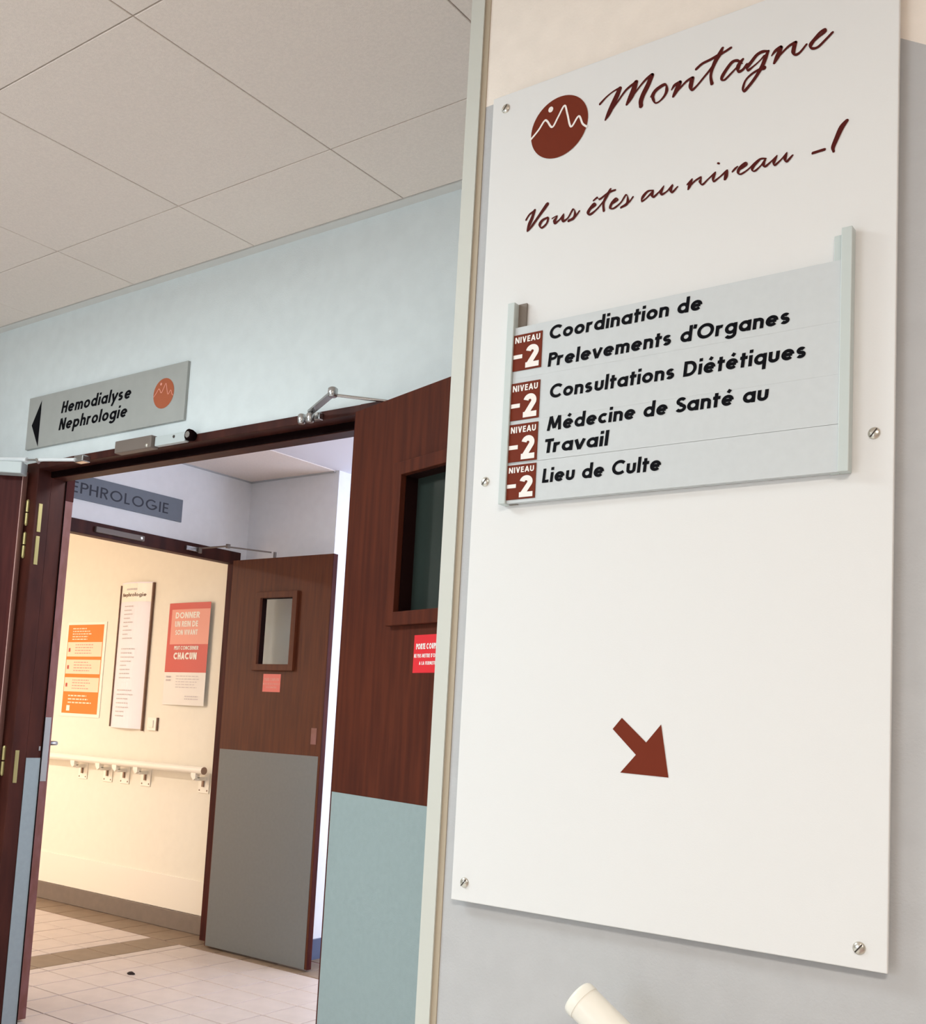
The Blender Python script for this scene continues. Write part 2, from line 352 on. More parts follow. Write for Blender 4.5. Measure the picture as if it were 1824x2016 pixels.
# windows outside the frame that let the daylight in
def window(name, x0, x1, y, z0, z1, lab):
    r = empty(name, ((x0+x1)/2, y, z0), kind='structure'); r['label'] = lab
    def fr(b):
        for a in (x0, (x0+x1)/2-.03, x1-.06): b.box(a, a+.06, y-.04, y+.04, z0, z1, 'lamp_frame')
        b.box(x0, x1, y-.04, y+.04, z0, z0+.06, 'lamp_frame'); b.box(x0, x1, y-.04, y+.04, z1-.06, z1, 'lamp_frame')
    part('window_frame', r, fr)
    part('pane', r, lambda b: b.box(x0+.06, (x0+x1)/2-.03, y-.004, y+.004, z0+.06, z1-.06, 'window_sky'))
    part('pane', r, lambda b: b.box((x0+x1)/2+.03, x1-.06, y-.004, y+.004, z0+.06, z1-.06, 'window_sky'))
window('window_1', -3.8, -1.4, -2.52, .8, 2.1, 'daylight window in the lobby wall behind the camera')
r = empty('window_2', (-1.92, 5.25, .6), kind='structure'); r['label'] = 'daylight window in the side of the hall corridor'
def f(b):
    for a in (4.3, 5.22, 6.14): b.box(-1.96, -1.88, a, a+.06, .6, 2.4, 'lamp_frame')
    b.box(-1.96, -1.88, 4.3, 6.2, .6, .66, 'lamp_frame'); b.box(-1.96, -1.88, 4.3, 6.2, 2.34, 2.4, 'lamp_frame')
part('window_frame', r, f)
part('pane', r, lambda b: b.box(-1.924, -1.916, 4.36, 5.22, .66, 2.34, 'window_sky'))
part('pane', r, lambda b: b.box(-1.924, -1.916, 5.28, 6.14, .66, 2.34, 'window_sky'))

# ---- ceiling: backing slab with separate tiles
r = empty('ceiling', (-1.5, 0, CZ), kind='structure'); r['label'] = 'lobby ceiling of square mineral tiles with thin joints'
part('backing', r, lambda b: b.box(-5.0, 2.6, -2.45, DY, CZ+.009, CZ+.05, 'ceiling_grid'))
xs = [-1.207+.5685*k for k in range(-6, 7)]; ys = [1.737-.566*k for k in range(0, 7)]
xs = [-5.0]+[x for x in xs if x > -4.9]+[2.6]; ys = [2.013]+ys+[-2.45]
mesh_cache = {}
def tile(name, parent, x0, x1, y0, y1, z0, z1, mt, c, jitter=0):
    key = (round(x1-x0, 4), round(y1-y0, 4), round(z1-z0, 4), mt, c)
    if key not in mesh_cache:
        b = MB(); w, d, h = (x1-x0)/2, (y1-y0)/2, (z1-z0)/2
        s = -1 if z0 > 1 else 1
        vs = [(-w, -d, -h*s), (w, -d, -h*s), (w, d, -h*s), (-w, d, -h*s), (-w, -d, h*s-c*s), (w, -d, h*s-c*s), (w, d, h*s-c*s), (-w, d, h*s-c*s),
              (-w+c, -d+c, h*s), (w-c, -d+c, h*s), (w-c, d-c, h*s), (-w+c, d-c, h*s)]
        fs = [(0, 3, 2, 1)]+[(i, (i+1) % 4, 4+(i+1) % 4, 4+i) for i in range(4)]+[(4+i, 4+(i+1) % 4, 8+(i+1) % 4, 8+i) for i in range(4)]+[(8, 9, 10, 11)]
        b.add(vs, fs, mt); o = b.build(name); mesh_cache[key] = o.data
    else:
        o = bpy.data.objects.new(name, mesh_cache[key]); COL.objects.link(o)
    o.parent = parent
    p = Vector(((x0+x1)/2, (y0+y1)/2, (z0+z1)/2+random.uniform(-jitter, jitter))) - parent.location
    o.location = p; return o
for i in range(len(xs)-1):
    for j in range(len(ys)-1):
        tile('ceiling_tile', r, xs[i]+.0014, xs[i+1]-.0014, ys[j+1]+.0014, ys[j]-.0014, CZ, CZ+.008, 'ceiling_tile', .0012, .0005)
def f(b): b.box(-5.0, -.976, 2.015, DY, CZ-.002, CZ+.02, 'ceiling_trim')
struct('trim_1', f, label='thin pale edge profile where the lobby ceiling meets the door wall')
def f(b):
    b.box(-8.0, -3.88, DB, 4.0, HZ, HZ+.05, 'ceiling_tile'); b.box(-8.0, -5.16, .2, DB, HZ, HZ+.05, 'ceiling_tile'); b.box(-3.88, -.9, DB, 4.0, HZ+.004, HZ+.05, 'plaster')
    b.box(-3.856, -2.0, 4.0, 7.1, HZ+.004, HZ+.05, 'plaster')
struct('ceiling_hall', f, label='hall ceiling, warm on the left, bright white on the right')
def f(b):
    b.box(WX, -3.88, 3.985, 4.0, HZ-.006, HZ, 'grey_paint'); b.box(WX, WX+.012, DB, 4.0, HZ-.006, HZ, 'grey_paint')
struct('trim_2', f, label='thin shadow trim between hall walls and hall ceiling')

# ---- floor
r = empty('floor', (-4.0, 3.0, 0), kind='structure'); r['label'] = 'pale beige tiled floor with brown border tiles'
def f(b):
    b.box(-8.0, -2.9, DB-.1, 4.0, -.1, -.003, 'grout'); b.box(-8.0, -5.16, .2, DB-.1, -.1, -.003, 'floor_tile'); b.box(-2.9, -.9, DB-.1, 4.0, -.1, -.003, 'grout')
    b.box(-3.856, -2.0, 4.0, 7.1, -.1, -.003, 'grout')
    b.box(-5.0, -.45, -2.45, DB-.1, -.1, -.003, 'grout'); b.box(-.45, 2.6, -2.45, .1, -.1, -.003, 'grout')
part('floor_bed', r, f)
g_ = .003
X0 = -3.28; Y0 = 3.56
def cell(x0, x1, y0, y1, mt): tile('tile', r, x0+g_, x1-g_, y0+g_, y1-g_, -.006, 0, mt, .0012, .0003)
for i in range(-15, 6):                  # 200 mm tiles of hall and ward
    xa = X0+.2*(i-0); xb = xa+.2
    if xa >= -3.681-.001+.6: pass
    for j in range(-6, 1):
        ya = Y0+.2*j; yb = ya+.2
        if yb > 3.765: yb = 3.765
        if xb <= -4.775 or xa >= -4.545:
            cell(xa, xb, ya, yb, 'floor_tile')
        elif xa < -4.775: cell(xa, -4.78, ya, yb, 'floor_tile')
        elif xb > -4.545 and xa < -4.545: cell(-4.55, xb, ya, yb, 'floor_tile')
for j in range(-6, 1): cell(-4.78, -4.55, Y0+.2*j, min(Y0+.2*j+.2, 3.765), 'dark_tile')
x = -6.28
while x < -2.3: cell(x, x+.2, 3.765, 3.985, 'dark_tile'); x += .2
y = 4.0
while y < 5.0: cell(-3.856, -3.68, y, y+.2, 'dark_tile'); y += .2
def f(b):      # tiles out of view, joined
    for i in range(22):
        for j in range(18):
            xa = -4.95+.2*i; ya = -2.4+.22*j
            if ya+.22 < 2.0: b.box(xa+g_, xa+.2-g_, ya+g_, ya+.22-g_, -.006, 0, 'lobby_tile')
    for i in range(9):
        for j in range(5): b.box(-3.66+.2*i+g_, -3.46+.2*i-g_, 4.0+.2*j+g_, 4.2+.2*j-g_, -.006, 0, 'floor_tile')
part('tile_field', r, f, 'stuff')
# stairs going down along the sign wall
def f(b):
    for k in range(8):
        b.box(-.45+.28*k, 2.6, .1, 1.25, -1.5, -.178*(k+1), 'floor_tile'); b.box(-.45+.28*k-.012, -.45+.28*k+.03, .1, 1.25, -.178*k-.02, -.178*k-.001, 'stair_nosing')
struct('floor_stairs', f, label='stair flight going down along the sign wall')

# ---- skirtings and corner guard
def f(b): b.box(-8.0, WX-.05, 3.985, 4.0, 0, .10, 'dark_skirting', .002)
struct('baseboard_ward', f, label='dark skirting under the cream wall')
def f(b):
    b.box(WX, -3.842, 3.988, 4.0, 0, .10, 'daylit_skirting'); b.box(-3.856, -3.842, 4.0, 7.1, 0, .10, 'daylit_skirting')
struct('baseboard_hall', f, label='dark skirting seen between the two brown door leaves')
r = empty('trim_3', (-.976, 1.25, 0), kind='structure'); r['label'] = 'pale plastic guard strip on the wall corner beside the board'
def f(b):
    b.prism([(-.979, 0), (-.9535, 0), (-.9535, CZ), (-.979, CZ)], 1.2455, 1.2505, 'guard_light')
    b.box(-.979, -.976, 1.2506, 1.31, 0, CZ, 'guard_light')
part('guard_profile', r, f)
part('tan_strip', r, lambda b: b.box(-.9535, -.9435, 1.2485, 1.2505, 0, CZ, 'guard_tan'))  # thin tan strip beside the guard profile

# ================================================================== DOOR FRAMES
r = empty('trim_4', (-2.65, DY, 0), kind='structure'); r['label'] = 'dark brown wooden frame of the near double doorway'
XL = -3.40
def f(b):     # left jamb: casing, rebate, stop
    b.box(-3.475, XL, 2.035, 2.088, 0, 2.055, 'frame_wood', .002)
    b.box(-3.475, XL-.0, 2.088, DB, 0, 2.055, 'frame_wood')
part('left_jamb', r, f)
def f(b):
    b.box(XL, -1.90, 2.035, 2.085, 2.030, 2.055, 'frame_wood', .002); b.box(XL, -1.90, 2.092, DB, 2.008, 2.055, 'frame_wood', .001)
part('head', r, f)
part('door_seal', r, lambda b: b.box(XL, -1.90, 2.083, 2.0925, 2.010, 2.05, 'black_seal'))
part('right_jamb', r, lambda b: b.box(-1.90, -1.83, 2.035, DB, 0, 2.055, 'frame_wood'))
part('edge_seal', r, lambda b: b.box(XL-.001, XL+.004, 2.1425, DB+.001, 0, 2.01, 'black_seal'))
o = part('jamb_plate', r, lambda b: b.box(XL-.001, XL+.0015, 2.089, 2.142, 0.10, 1.030, 'jamb_plate')); o['label'] = 'blue grey protective plate'
part('strike_plate', r, lambda b: b.box(XL, XL+.0022, 2.132, 2.138, 1.055, 1.07, 'steel'))

r = empty('trim_5', (WX, 3.15, 0), kind='structure'); r['label'] = 'dark brown wooden frame of the far doorway'
def f(b): b.box(WX-.052, WX+.012, 2.36, 3.95, 2.038, 2.105, 'frame_wood', .002)
part('head', r, f)
part('near_jamb', r, lambda b: b.box(WX-.052, WX+.012, 2.36, 2.41, 0, 2.038, 'frame_wood'))
part('far_jamb', r, lambda b: b.box(WX-.045, WX+.012, 3.912, 3.95, 0, 2.038, 'wood_dark'))

# ================================================================== DOOR LEAVES
def leaf(name, hinge, ang, wdt, label, wood, plate, front_v, edge_mat, win=None, glass='glass', z1=2.022, plate_z=1.035, thick=.042):
    """leaf in its own frame: u along the leaf from the hinge, v across (0 = front face, + = back), hinge edge at u=0"""
    r = empty(name, (hinge[0], hinge[1], 0), kind='structure', rz=ang); r['label'] = label
    T = thick*front_v
    I = Matrix.Identity(4)
    def box(b, u0, u1, v0, v1, z0, z, mt, c=0): b.box(u0, u1, min(v0, v1), max(v0, v1), z0, z, mt, c)
    def f(b):
        if win:
            a0, a1, c0, c1 = win
            box(b, 0.002, a0, 0, T, .012, z1, wood); box(b, a1, wdt-.002, 0, T, .012, z1, wood)
            box(b, a0, a1, 0, T, .012, c0, wood); box(b, a0, a1, 0, T, c1, z1, wood)
        else: box(b, 0.002, wdt-.002, 0, T, .012, z1, wood)
    part('door_panel', r, f, M=I)
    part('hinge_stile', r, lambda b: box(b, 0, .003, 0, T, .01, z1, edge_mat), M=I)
    part('lock_stile', r, lambda b: box(b, wdt-.003, wdt, 0, T, .01, z1, 'wood_edge' if wdt < .7 else edge_mat), M=I)
    o = part('kick_plate', r, lambda b: box(b, .008, wdt-.016, -.0015*front_v, 0.0005*front_v, .012, plate_z, plate, .0005), M=I); o['label'] = 'grey protective plate'
    if win:
        a0, a1, c0, c1 = win; m_ = .03; t = -.017*front_v
        def f(b):
            box(b, a0-m_, a0+.003, t, 0, c0-m_, c1+m_, wood, .002); box(b, a1-.003, a1+m_, t, 0, c0-m_, c1+m_, wood, .002)
            box(b, a0, a1, t, 0, c0-m_, c0+.003, wood, .002); box(b, a0, a1, t, 0, c1-.003, c1+m_, wood, .002)
            # dark lining of the opening
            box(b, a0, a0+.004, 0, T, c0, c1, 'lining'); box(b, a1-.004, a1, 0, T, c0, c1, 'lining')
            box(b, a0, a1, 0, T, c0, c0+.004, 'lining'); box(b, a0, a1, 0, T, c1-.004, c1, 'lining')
        part('window_frame', r, f, M=I)
        part('pane', r, lambda b: box(b, a0+.004, a1-.004, T*.80, T*.93, c0+.004, c1-.004, glass), M=I)
    return r, I, box
A1 = math.atan2(-.12, .42)
d1, I_, box_ = leaf('door_1', (-1.885, 2.0), A1, .745, 'near right door leaf swung open beside the corner, with red notice', 'wood', 'kick_plate', 1, 'wood_dark', (.257, .483, 1.475, 1.814), 'dark_glass')
A2 = math.atan2(-.609, -.793)
d2, _, _ = leaf('door_2', (-3.44, 2.003), A2, .745, 'near left door leaf at the left edge of the picture', 'wood_dark', 'kick_plate', -1, 'lit_edge')
def hinge(par, x, y, z, h):
    def f(b):
        b.tube((x, y, z), (x, y, z+h*.47), .0068, 'brass', 14); b.tube((x, y, z+h*.53), (x, y, z+h), .0068, 'brass', 14)
        b.lathe((x, y, z+h), (0, 0, 1), [(0, .0068), (.004, .0068), (.009, .003)], 'brass', 14)
        b.lathe((x, y, z), (0, 0, -1), [(0, .0068), (.004, .0068), (.009, .003)], 'brass', 14)
    o = part('hinge', par, f)
    def f2(b): b.box(XL-.0005, XL+.0022, 2.047, 2.061, z-.03, z+h-.005, 'brass', .001)
    part('hinge_plate', par, f2)
fr = bpy.data.objects['trim_4']
for z, h in ((1.84, .075), (1.725, .075), (.975, .085), (.22, .085)): hinge(fr, -3.4425, 2.032, z, h)
# far leaves
d3, _, _ = leaf('door_3', (-4.415, 3.81), 0.0, .742, 'far brown door leaf with small window and faded red notice', 'wood_far', 'kick_plate_far', 1, 'wood_dark', (.25, .49, 1.475, 1.825), 'glass', 2.035, 1.028, .030)
part('push_patch', d3, lambda b: b.box(.668, .705, -.0015, 0, 1.085, 1.165, 'wood_edge', .0004), M=I_)
d4, _, _ = leaf('door_4', (-4.50, 2.452), 0.0, .67, 'far door leaf seen edge-on behind the near left jamb', 'wood_dark', 'kick_plate_far', -1, 'wood_dark', None, 'glass', 2.035, 1.028)
def f(b): b.box(.668, .6725, -.034, -.008, .915, 1.165, 'steel', .001)
part('lock_plate', d4, f, M=I_)
def f(b):
    b.box(.60, .672, -.046, .002, 2.030, 2.135, 'wood_dark', .003)
    b.lathe((.66, -.046, 2.10), (0, -1, 0), [(0, .008), (.006, .006)], 'steel', 12); b.lathe((.64, -.046, 2.10), (0, -1, 0), [(0, .008), (.006, .006)], 'steel', 12)
part('top_fitting', d4, f, M=I_)
def f(b):
    b.lathe((.62, 0, 1.062), (0, 1, 0), [(0, .02), (.006, .02), (.008, .01), (.05, .009)], 'steel', 16)
    b.tube((.625, .052, 1.062), (.51, .058, 1.06), .009, 'steel', 12)
part('handle', d4, f, M=I_)

# ================================================================== DOOR HARDWARE
def link(b, p, q, w, t, mt): # flat bar between two points
    p = Vector(p); q = Vector(q); d = (q-p); L = d.length; d.normalize()
    s = d.cross(Vector((0, 0, 1))).normalized(); n = s.cross(d)
    vs = [tuple(P_+s*a*w/2+n*c*t/2) for P_ in (p, q) for a in (-1, 1) for c in (-1, 1)]
    b.add(vs, [(0, 1, 3, 2), (4, 6, 7, 5), (0, 4, 5, 1), (2, 3, 7, 6), (0, 2, 6, 4), (1, 5, 7, 3)], mt)
r = empty('door_closer', (-2.06, 2.01, 2.03), 'silver scissor-arm door closer above the near right door leaf', 'door closer')
def f(b):
    b.box(-2.10, -2.035, 2.018, 2.035, 2.028, 2.048, 'steel', .002)
    for x in (-2.085, -2.052): b.lathe((x, 2.002, 2.016), (0, 0, 1), [(0, .009), (.003, .011), (.024, .011), (.027, .008)], 'steel', 14)
part('bracket', r, f)
part('arm', r, lambda b: link(b, (-2.052, 2.002, 2.046), (-1.905, 1.932, 2.056), .019, .006, 'steel'))
part('joint', r, lambda b: b.lathe((-1.905, 1.932, 2.046), (0, 0, 1), [(0, .010), (.003, .013), (.022, .013), (.026, .008)], 'steel', 14))
part('rod', r, lambda b: b.tube((-1.905, 1.932, 2.052), (-1.79, 2.018, 2.043), .004, 'steel', 10))
def f(b):
    M = Matrix.Translation((-1.885, 2.0, 0)) @ Matrix.Rotation(A1, 4, 'Z'); b.M = b.M @ M
    b.box(.05, .25, .046, .09, 1.955, 2.01, 'closer_grey', .004)
    b.lathe((.10, .066, 2.01), (0, 0, 1), [(0, .010), (.036, .010)], 'steel', 12)
part('body', r, f)

r = empty('door_closer', (-3.50, 1.98, 2.04), 'pale grey door closer box on top of the near left door leaf', 'door closer')
def f(b):
    M = Matrix.Translation((-3.44, 2.003, 0)) @ Matrix.Rotation(A2, 4, 'Z'); b.M = b.M @ M
    b.box(-.012, .085, -.004, .05, 2.0, 2.041, 'closer_grey', .003)
part('body', r, f)
def f(b):
    b.tube((-3.536, 1.965, 2.061), (-3.395, 1.985, 2.049), .0085, 'closer_white', 14)
    b.tube((-3.395, 1.985, 2.049), (-3.33, 1.992, 2.045), .0035, 'steel', 10)
part('main_arm', r, f)
def f(b):
    b.tube((-3.35, 1.992, 2.048), (-3.33, 1.99, 2.034), .005, 'steel', 10); b.tube((-3.33, 1.992, 2.045), (-3.14, 2.005, 2.028), .006, 'closer_white', 12)
part('rod', r, f)
part('bracket', r, lambda b: b.box(-3.15, -3.10, 2.005, 2.035, 2.02, 2.042, 'steel', .003))

r = empty('door_coordinator', (-2.75, 2.03, 2.04), 'grey metal latch box with round knob on the head of the near frame', 'door fitting')
part('housing', r, lambda b: b.box(-2.93, -2.745, 2.005, 2.035, 2.026, 2.066, 'closer_taupe', .003))
part('plate', r, lambda b: b.box(-2.744, -2.60, 2.018, 2.0355, 2.032, 2.062, 'closer_grey', .002))
def f(b):
    b.lathe((-2.578, 2.035, 2.048), (0, -1, 0), [(0, .014), (.012, .018), (.022, .018), (.024, .015)], 'black_seal', 20)
    b.lathe((-2.578, 2.012, 2.048), (0, -1, 0), [(0, .0105), (.003, .010)], 'steel', 16)
part('knob', r, f)
part('screw', r, lambda b: b.lathe((-2.765, 2.005, 2.034), (0, -1, 0), [(0, .007), (.003, .006), (.004, .003)], 'screw_metal', 12))
part('screw', r, lambda b: b.lathe((-2.652, 2.018, 2.052), (0, -1, 0), [(0, .005), (.002, .004), (.003, .002)], 'screw_slot', 12))

r = empty('door_closer', (-4.49, 3.65, 2.08), 'dark scissor-arm door closer above the far brown door leaf', 'door closer')
def f(b):
    b.box(WX+.012, WX+.035, 3.56, 3.66, 2.058, 2.082, 'steel', .002)
    b.lathe((WX+.045, 3.64, 2.052), (0, 0, 1), [(0, .01), (.03, .01)], 'closer_taupe', 12)
part('bracket', r, f)
part('arm', r, lambda b: link(b, (WX+.045, 3.64, 2.078), (-4.29, 3.66, 2.082), .02, .005, 'closer_taupe'))
part('joint', r, lambda b: b.lathe((-4.29, 3.66, 2.072), (0, 0, 1), [(0, .012), (.02, .012)], 'closer_taupe', 12))
part('rod', r, lambda b: b.tube((-4.29, 3.66, 2.078), (-4.15, 3.835, 2.07), .004, 'closer_taupe', 8))
def f(b):
    b.box(-4.24, -4.06, 3.855, 3.90, 1.98, 2.03, 'closer_taupe', .003); b.tube((-4.15, 3.86, 2.03), (-4.15, 3.86, 2.075), .008, 'closer_taupe', 10)
part('body', r, f)
r = empty('door_coordinator', (WX, 3.15, 2.07), 'dark grey metal latch box on the head of the far door frame', 'door fitting')
part('housing', r, lambda b: b.box(WX+.012, WX+.03, 3.02, 3.30, 2.056, 2.084, 'closer_taupe', .003))
part('screw', r, lambda b: b.lathe((WX+.03, 3.28, 2.070), (1, 0, 0), [(0, .008), (.003, .006)], 'screw_metal', 12))

# ================================================================== SIGN BOARD
# brush strokes on the board: left and right edge points, x and z in tenths of a millimetre
HANDWRITING= [[-7279,21061,-7304,21089,-7186,21135,-7204,21157,-7087,21185,-7099,21204,-6999,21196,-7016,21228],
[-7009,21226,-6952,21187,-7053,21141,-6987,21093,-7113,21031,-7045,20981,-7172,20907,-7114,20863,-7204,20813,-7184,20798],
[-7123,20874,-7139,20889,-6983,21023,-7004,21043,-6861,21142,-6885,21170,-6722,21199,-6747,21236],
[-6761,21235,-6696,21197,-6803,21124,-6724,21073,-6839,21042,-6771,20990,-6874,20947,-6843,20922],
[-6769,21010,-6785,21025,-6649,21129,-6668,21150,-6560,21192,-6584,21223,-6470,21226,-6500,21269],
[-6512,21257,-6453,21215,-6572,21136,-6509,21088,-6639,21018,-6577,20973,-6672,20926,-6604,20893,-6666,20851,-6600,20833],
[-6482,20919,-6496,20932,-6424,20954,-6459,20994,-6363,20993,-6392,21040,-6276,21017,-6274,21059,-6271,20971,-6223,20956,-6285,20900,-6253,20874,-6345,20836,-6329,20814,-6407,20822,-6408,20798,-6422,20870,-6464,20867,-6432,20919,-6480,20943,-6399,20983,-6441,21015],
[-6166,20922,-6181,20937,-6119,20960,-6146,20997,-6046,20973,-6071,21020],
[-6087,21011,-6029,20971,-6113,20954,-6052,20909,-6138,20899,-6087,20858,-6161,20839,-6129,20813],
[-6115,20841,-6130,20859,-6030,20906,-6049,20928,-5947,20964,-5967,20993,-5868,20982,-5890,21021],
[-5898,21007,-5844,20976,-5918,20945,-5856,20914,-5921,20876,-5864,20863,-5868,20808,-5878,20846,-5796,20850,-5816,20874,-5695,20940,-5716,20964,-5593,21034,-5617,21059,-5479,21187,-5496,21204],
[-5808,21092,-5831,21125,-5723,21139,-5742,21174,-5600,21158,-5618,21195,-5478,21186,-5498,21225],
[-5466,21293,-5436,21269,-5509,21238,-5460,21194,-5568,21155,-5518,21113,-5612,21041,-5569,21014,-5626,20937,-5586,20923,-5612,20831,-5561,20823],
[-5546,21163,-5563,21195,-5464,21184,-5483,21220,-5405,21201,-5422,21233,-5325,21227,-5342,21259],
[-5162,20970,-5170,20960,-5230,21047,-5235,21008,-5320,21053,-5295,21014,-5403,20976,-5368,20941,-5464,20892,-5423,20860,-5463,20830,-5431,20845,-5399,20805,-5414,20832,-5304,20872,-5322,20895,-5222,20936,-5238,20956],
[-5175,21037,-5150,21011,-5228,20998,-5184,20959,-5256,20933,-5202,20909,-5216,20848,-5209,20888,-5142,20864,-5166,20897,-5093,20921,-5119,20948],
[-4827,21034,-4824,21002,-4901,21058,-4887,21015,-4985,21038,-4957,20999,-5064,20964,-5030,20925,-5121,20908,-5079,20877,-5086,20825,-5091,20863,-5009,20864,-5023,20885,-4923,20916,-4936,20933,-4865,20965,-4881,20984],
[-4837,21028,-4805,21005,-4882,20948,-4833,20911,-4921,20854,-4876,20815,-4999,20730,-4965,20697,-5083,20639,-5053,20605,-5143,20587,-5127,20551,-5136,20602,-5166,20616,-5108,20699,-5131,20719,-5043,20753,-5061,20780,-4958,20781,-4973,20814,-4859,20777,-4879,20832],
[-4765,20932,-4778,20947,-4711,20969,-4738,21006,-4646,20991,-4672,21037],
[-4682,21020,-4630,20986,-4705,20958,-4647,20914,-4729,20908,-4678,20865,-4750,20841,-4720,20816],
[-4710,20853,-4724,20870,-4624,20920,-4642,20943,-4540,20975,-4559,21006,-4461,20992,-4480,21032],
[-4491,21021,-4441,20990,-4510,20953,-4456,20923,-4512,20882,-4461,20879,-4455,20823,-4460,20860,-4388,20846,-4407,20873,-4311,20924,-4330,20946],
[-4224,20929,-4234,20944,-4155,20970,-4168,20990,-4070,21014,-4092,21042,-4085,21069,-4078,21036,-4155,21053,-4134,21021,-4232,20989,-4200,20952,-4293,20918,-4246,20887,-4254,20838,-4246,20872,-4169,20830,-4185,20862,-4077,20891,-4098,20920,-3985,20965,-4005,20992],
[-8453,19629,-8478,19648,-8397,19698,-8419,19720,-8319,19724,-8341,19755],
[-8343,19760,-8302,19738,-8389,19649,-8339,19620,-8433,19560,-8382,19533,-8441,19446,-8412,19473,-8350,19495,-8380,19521,-8242,19608,-8277,19638,-8083,19768,-8130,19809],
[-8099,19596,-8083,19568,-8192,19578,-8162,19544,-8244,19509,-8198,19494,-8179,19431,-8187,19463,-8089,19483,-8116,19504,-8064,19576,-8101,19570,-8148,19591,-8144,19572],
[-8006,19539,-8016,19557,-7949,19556,-7919,19572,-7993,19508,-7946,19484,-7958,19443,-7970,19477,-7875,19486,-7893,19506,-7806,19543,-7814,19578,-7856,19499,-7809,19482,-7814,19439,-7827,19474,-7728,19485,-7747,19503,-7651,19588,-7667,19615,-7645,19533,-7605,19524,-7662,19482,-7628,19448,-7738,19462,-7717,19425],
[-7630,19452,-7653,19476,-7591,19486,-7610,19504,-7545,19540,-7565,19556],
[-7370,19519,-7384,19536,-7278,19563,-7303,19585,-7322,19614,-7305,19587,-7396,19557,-7359,19526,-7435,19490,-7389,19475,-7374,19433,-7388,19467,-7277,19481,-7296,19502,-7178,19566,-7196,19583,-7078,19674,-7102,19695],
[-7323,19635,-7338,19655,-7264,19659,-7272,19690,-7228,19623,-7240,19654,-7125,19669,-7142,19696,-7060,19689,-7077,19723,-6981,19698,-6992,19725],
[-7076,19755,-7050,19735,-7138,19673,-7097,19644,-7184,19577,-7146,19561,-7175,19456,-7136,19448],
[-7025,19506,-7037,19523,-6928,19548,-6951,19569,-6975,19599,-6959,19572,-7050,19543,-7014,19514,-7073,19465,-7035,19468,-6993,19433,-7006,19460,-6885,19491,-6902,19509,-6804,19582,-6815,19609,-6801,19515,-6760,19506,-6815,19473,-6784,19439,-6892,19445,-6875,19416],
[-6783,19448,-6802,19473,-6742,19474,-6759,19492,-6694,19529,-6713,19546],
[-6399,19562,-6395,19538,-6489,19573,-6471,19544,-6572,19506,-6537,19478,-6567,19425,-6560,19454,-6490,19455,-6505,19474,-6383,19528,-6397,19554,-6435,19495,-6390,19482,-6382,19437,-6396,19467,-6298,19497,-6314,19515,-6241,19553,-6234,19581,-6303,19505,-6259,19482,-6263,19441,-6269,19473,-6183,19473,-6197,19492,-6095,19534,-6108,19566,-6158,19497,-6113,19479,-6107,19431,-6121,19460,-6028,19498,-6043,19515],
[-5887,19492,-5902,19511,-5821,19532,-5822,19570,-5876,19506,-5831,19475,-5890,19438,-5867,19424],
[-5855,19452,-5868,19467,-5772,19513,-5788,19535,-5698,19532,-5696,19563,-5734,19501,-5690,19496,-5672,19426,-5681,19456,-5585,19490,-5599,19508,-5487,19544,-5494,19574,-5545,19504,-5505,19484,-5515,19428,-5520,19457,-5426,19473,-5439,19492,-5323,19526,-5332,19558,-5369,19498,-5319,19470,-5379,19448,-5340,19425],
[-5254,19498,-5269,19516,-5216,19523,-5237,19549,-5188,19548,-5202,19566],
[-5471,19668,-5464,19694,-5453,19658,-5446,19683],
[-5156,19497,-5166,19513,-5058,19540,-5075,19559,-5086,19594,-5074,19565,-5171,19553,-5140,19519,-5203,19483,-5164,19475,-5143,19428,-5150,19454,-5039,19471,-5052,19489,-4953,19536,-4965,19554,-4880,19562,-4889,19588,-4814,19548,-4816,19571],
[-4892,19585,-4876,19565,-4971,19534,-4945,19505,-5013,19472,-4977,19460,-4957,19418,-4967,19444,-4875,19471,-4889,19488,-4809,19535,-4822,19564,-4865,19495,-4824,19480,-4816,19439,-4827,19468,-4733,19494,-4746,19512,-4672,19542,-4662,19567,-4728,19492,-4688,19471,-4690,19422,-4700,19450,-4603,19483,-4617,19500,-4534,19539,-4538,19570,-4585,19493,-4542,19477,-4535,19426,-4549,19457,-4459,19496,-4475,19515],
[-4205,19444,-4216,19480,-4061,19450,-4072,19486],
[-3814,19779,-3783,19745,-3889,19714,-3836,19666,-3949,19580,-3898,19542,-3986,19474,-3938,19450,-3970,19412,-3936,19409]]
NTITLE = 23; NLAST = 40
BY = 1.235
r = empty('sign_board', (-.62, BY, .973), 'tall white wall board with brown handwriting, mountain emblem and arrow', 'sign')
part('panel', r, lambda b: b.box(-.9185, -.3195, BY, BY+.006, .973, 2.175, 'board_white', .0012))
for x in (-.895, -.346):
    for z in (1.0, 1.578, 2.15): part('spacer', r, lambda b: b.tube((x, BY+.005, z), (x, 1.2505, z), .007, 'steel', 12))
for i, (x, z) in enumerate([(-.894, 2.152), (-.346, 2.152), (-.896, 1.575), (-.342, 1.581), (-.896, .999), (-.350, .996)]):
    def f(b):
        b.lathe((x, BY, z), (0, -1, 0), [(0, .0072), (.0008, .0072), (.0022, .0055), (.0031, .0025), (.0032, .0002)], 'screw_metal', 18)
        a = math.radians(50); c, s = math.cos(a)*.0062, math.sin(a)*.0062; n = (-math.sin(a)*.0008, math.cos(a)*.0008)
        yy = BY-.0034
        b.add([(x+c+n[0], yy, z+s+n[1]), (x+c-n[0], yy, z+s-n[1]), (x-c-n[0], yy, z-s-n[1]), (x-c+n[0], yy, z-s+n[1])], [(0, 1, 2, 3)], 'screw_slot')
    part('screw', r, f)
yb = BY-.0006
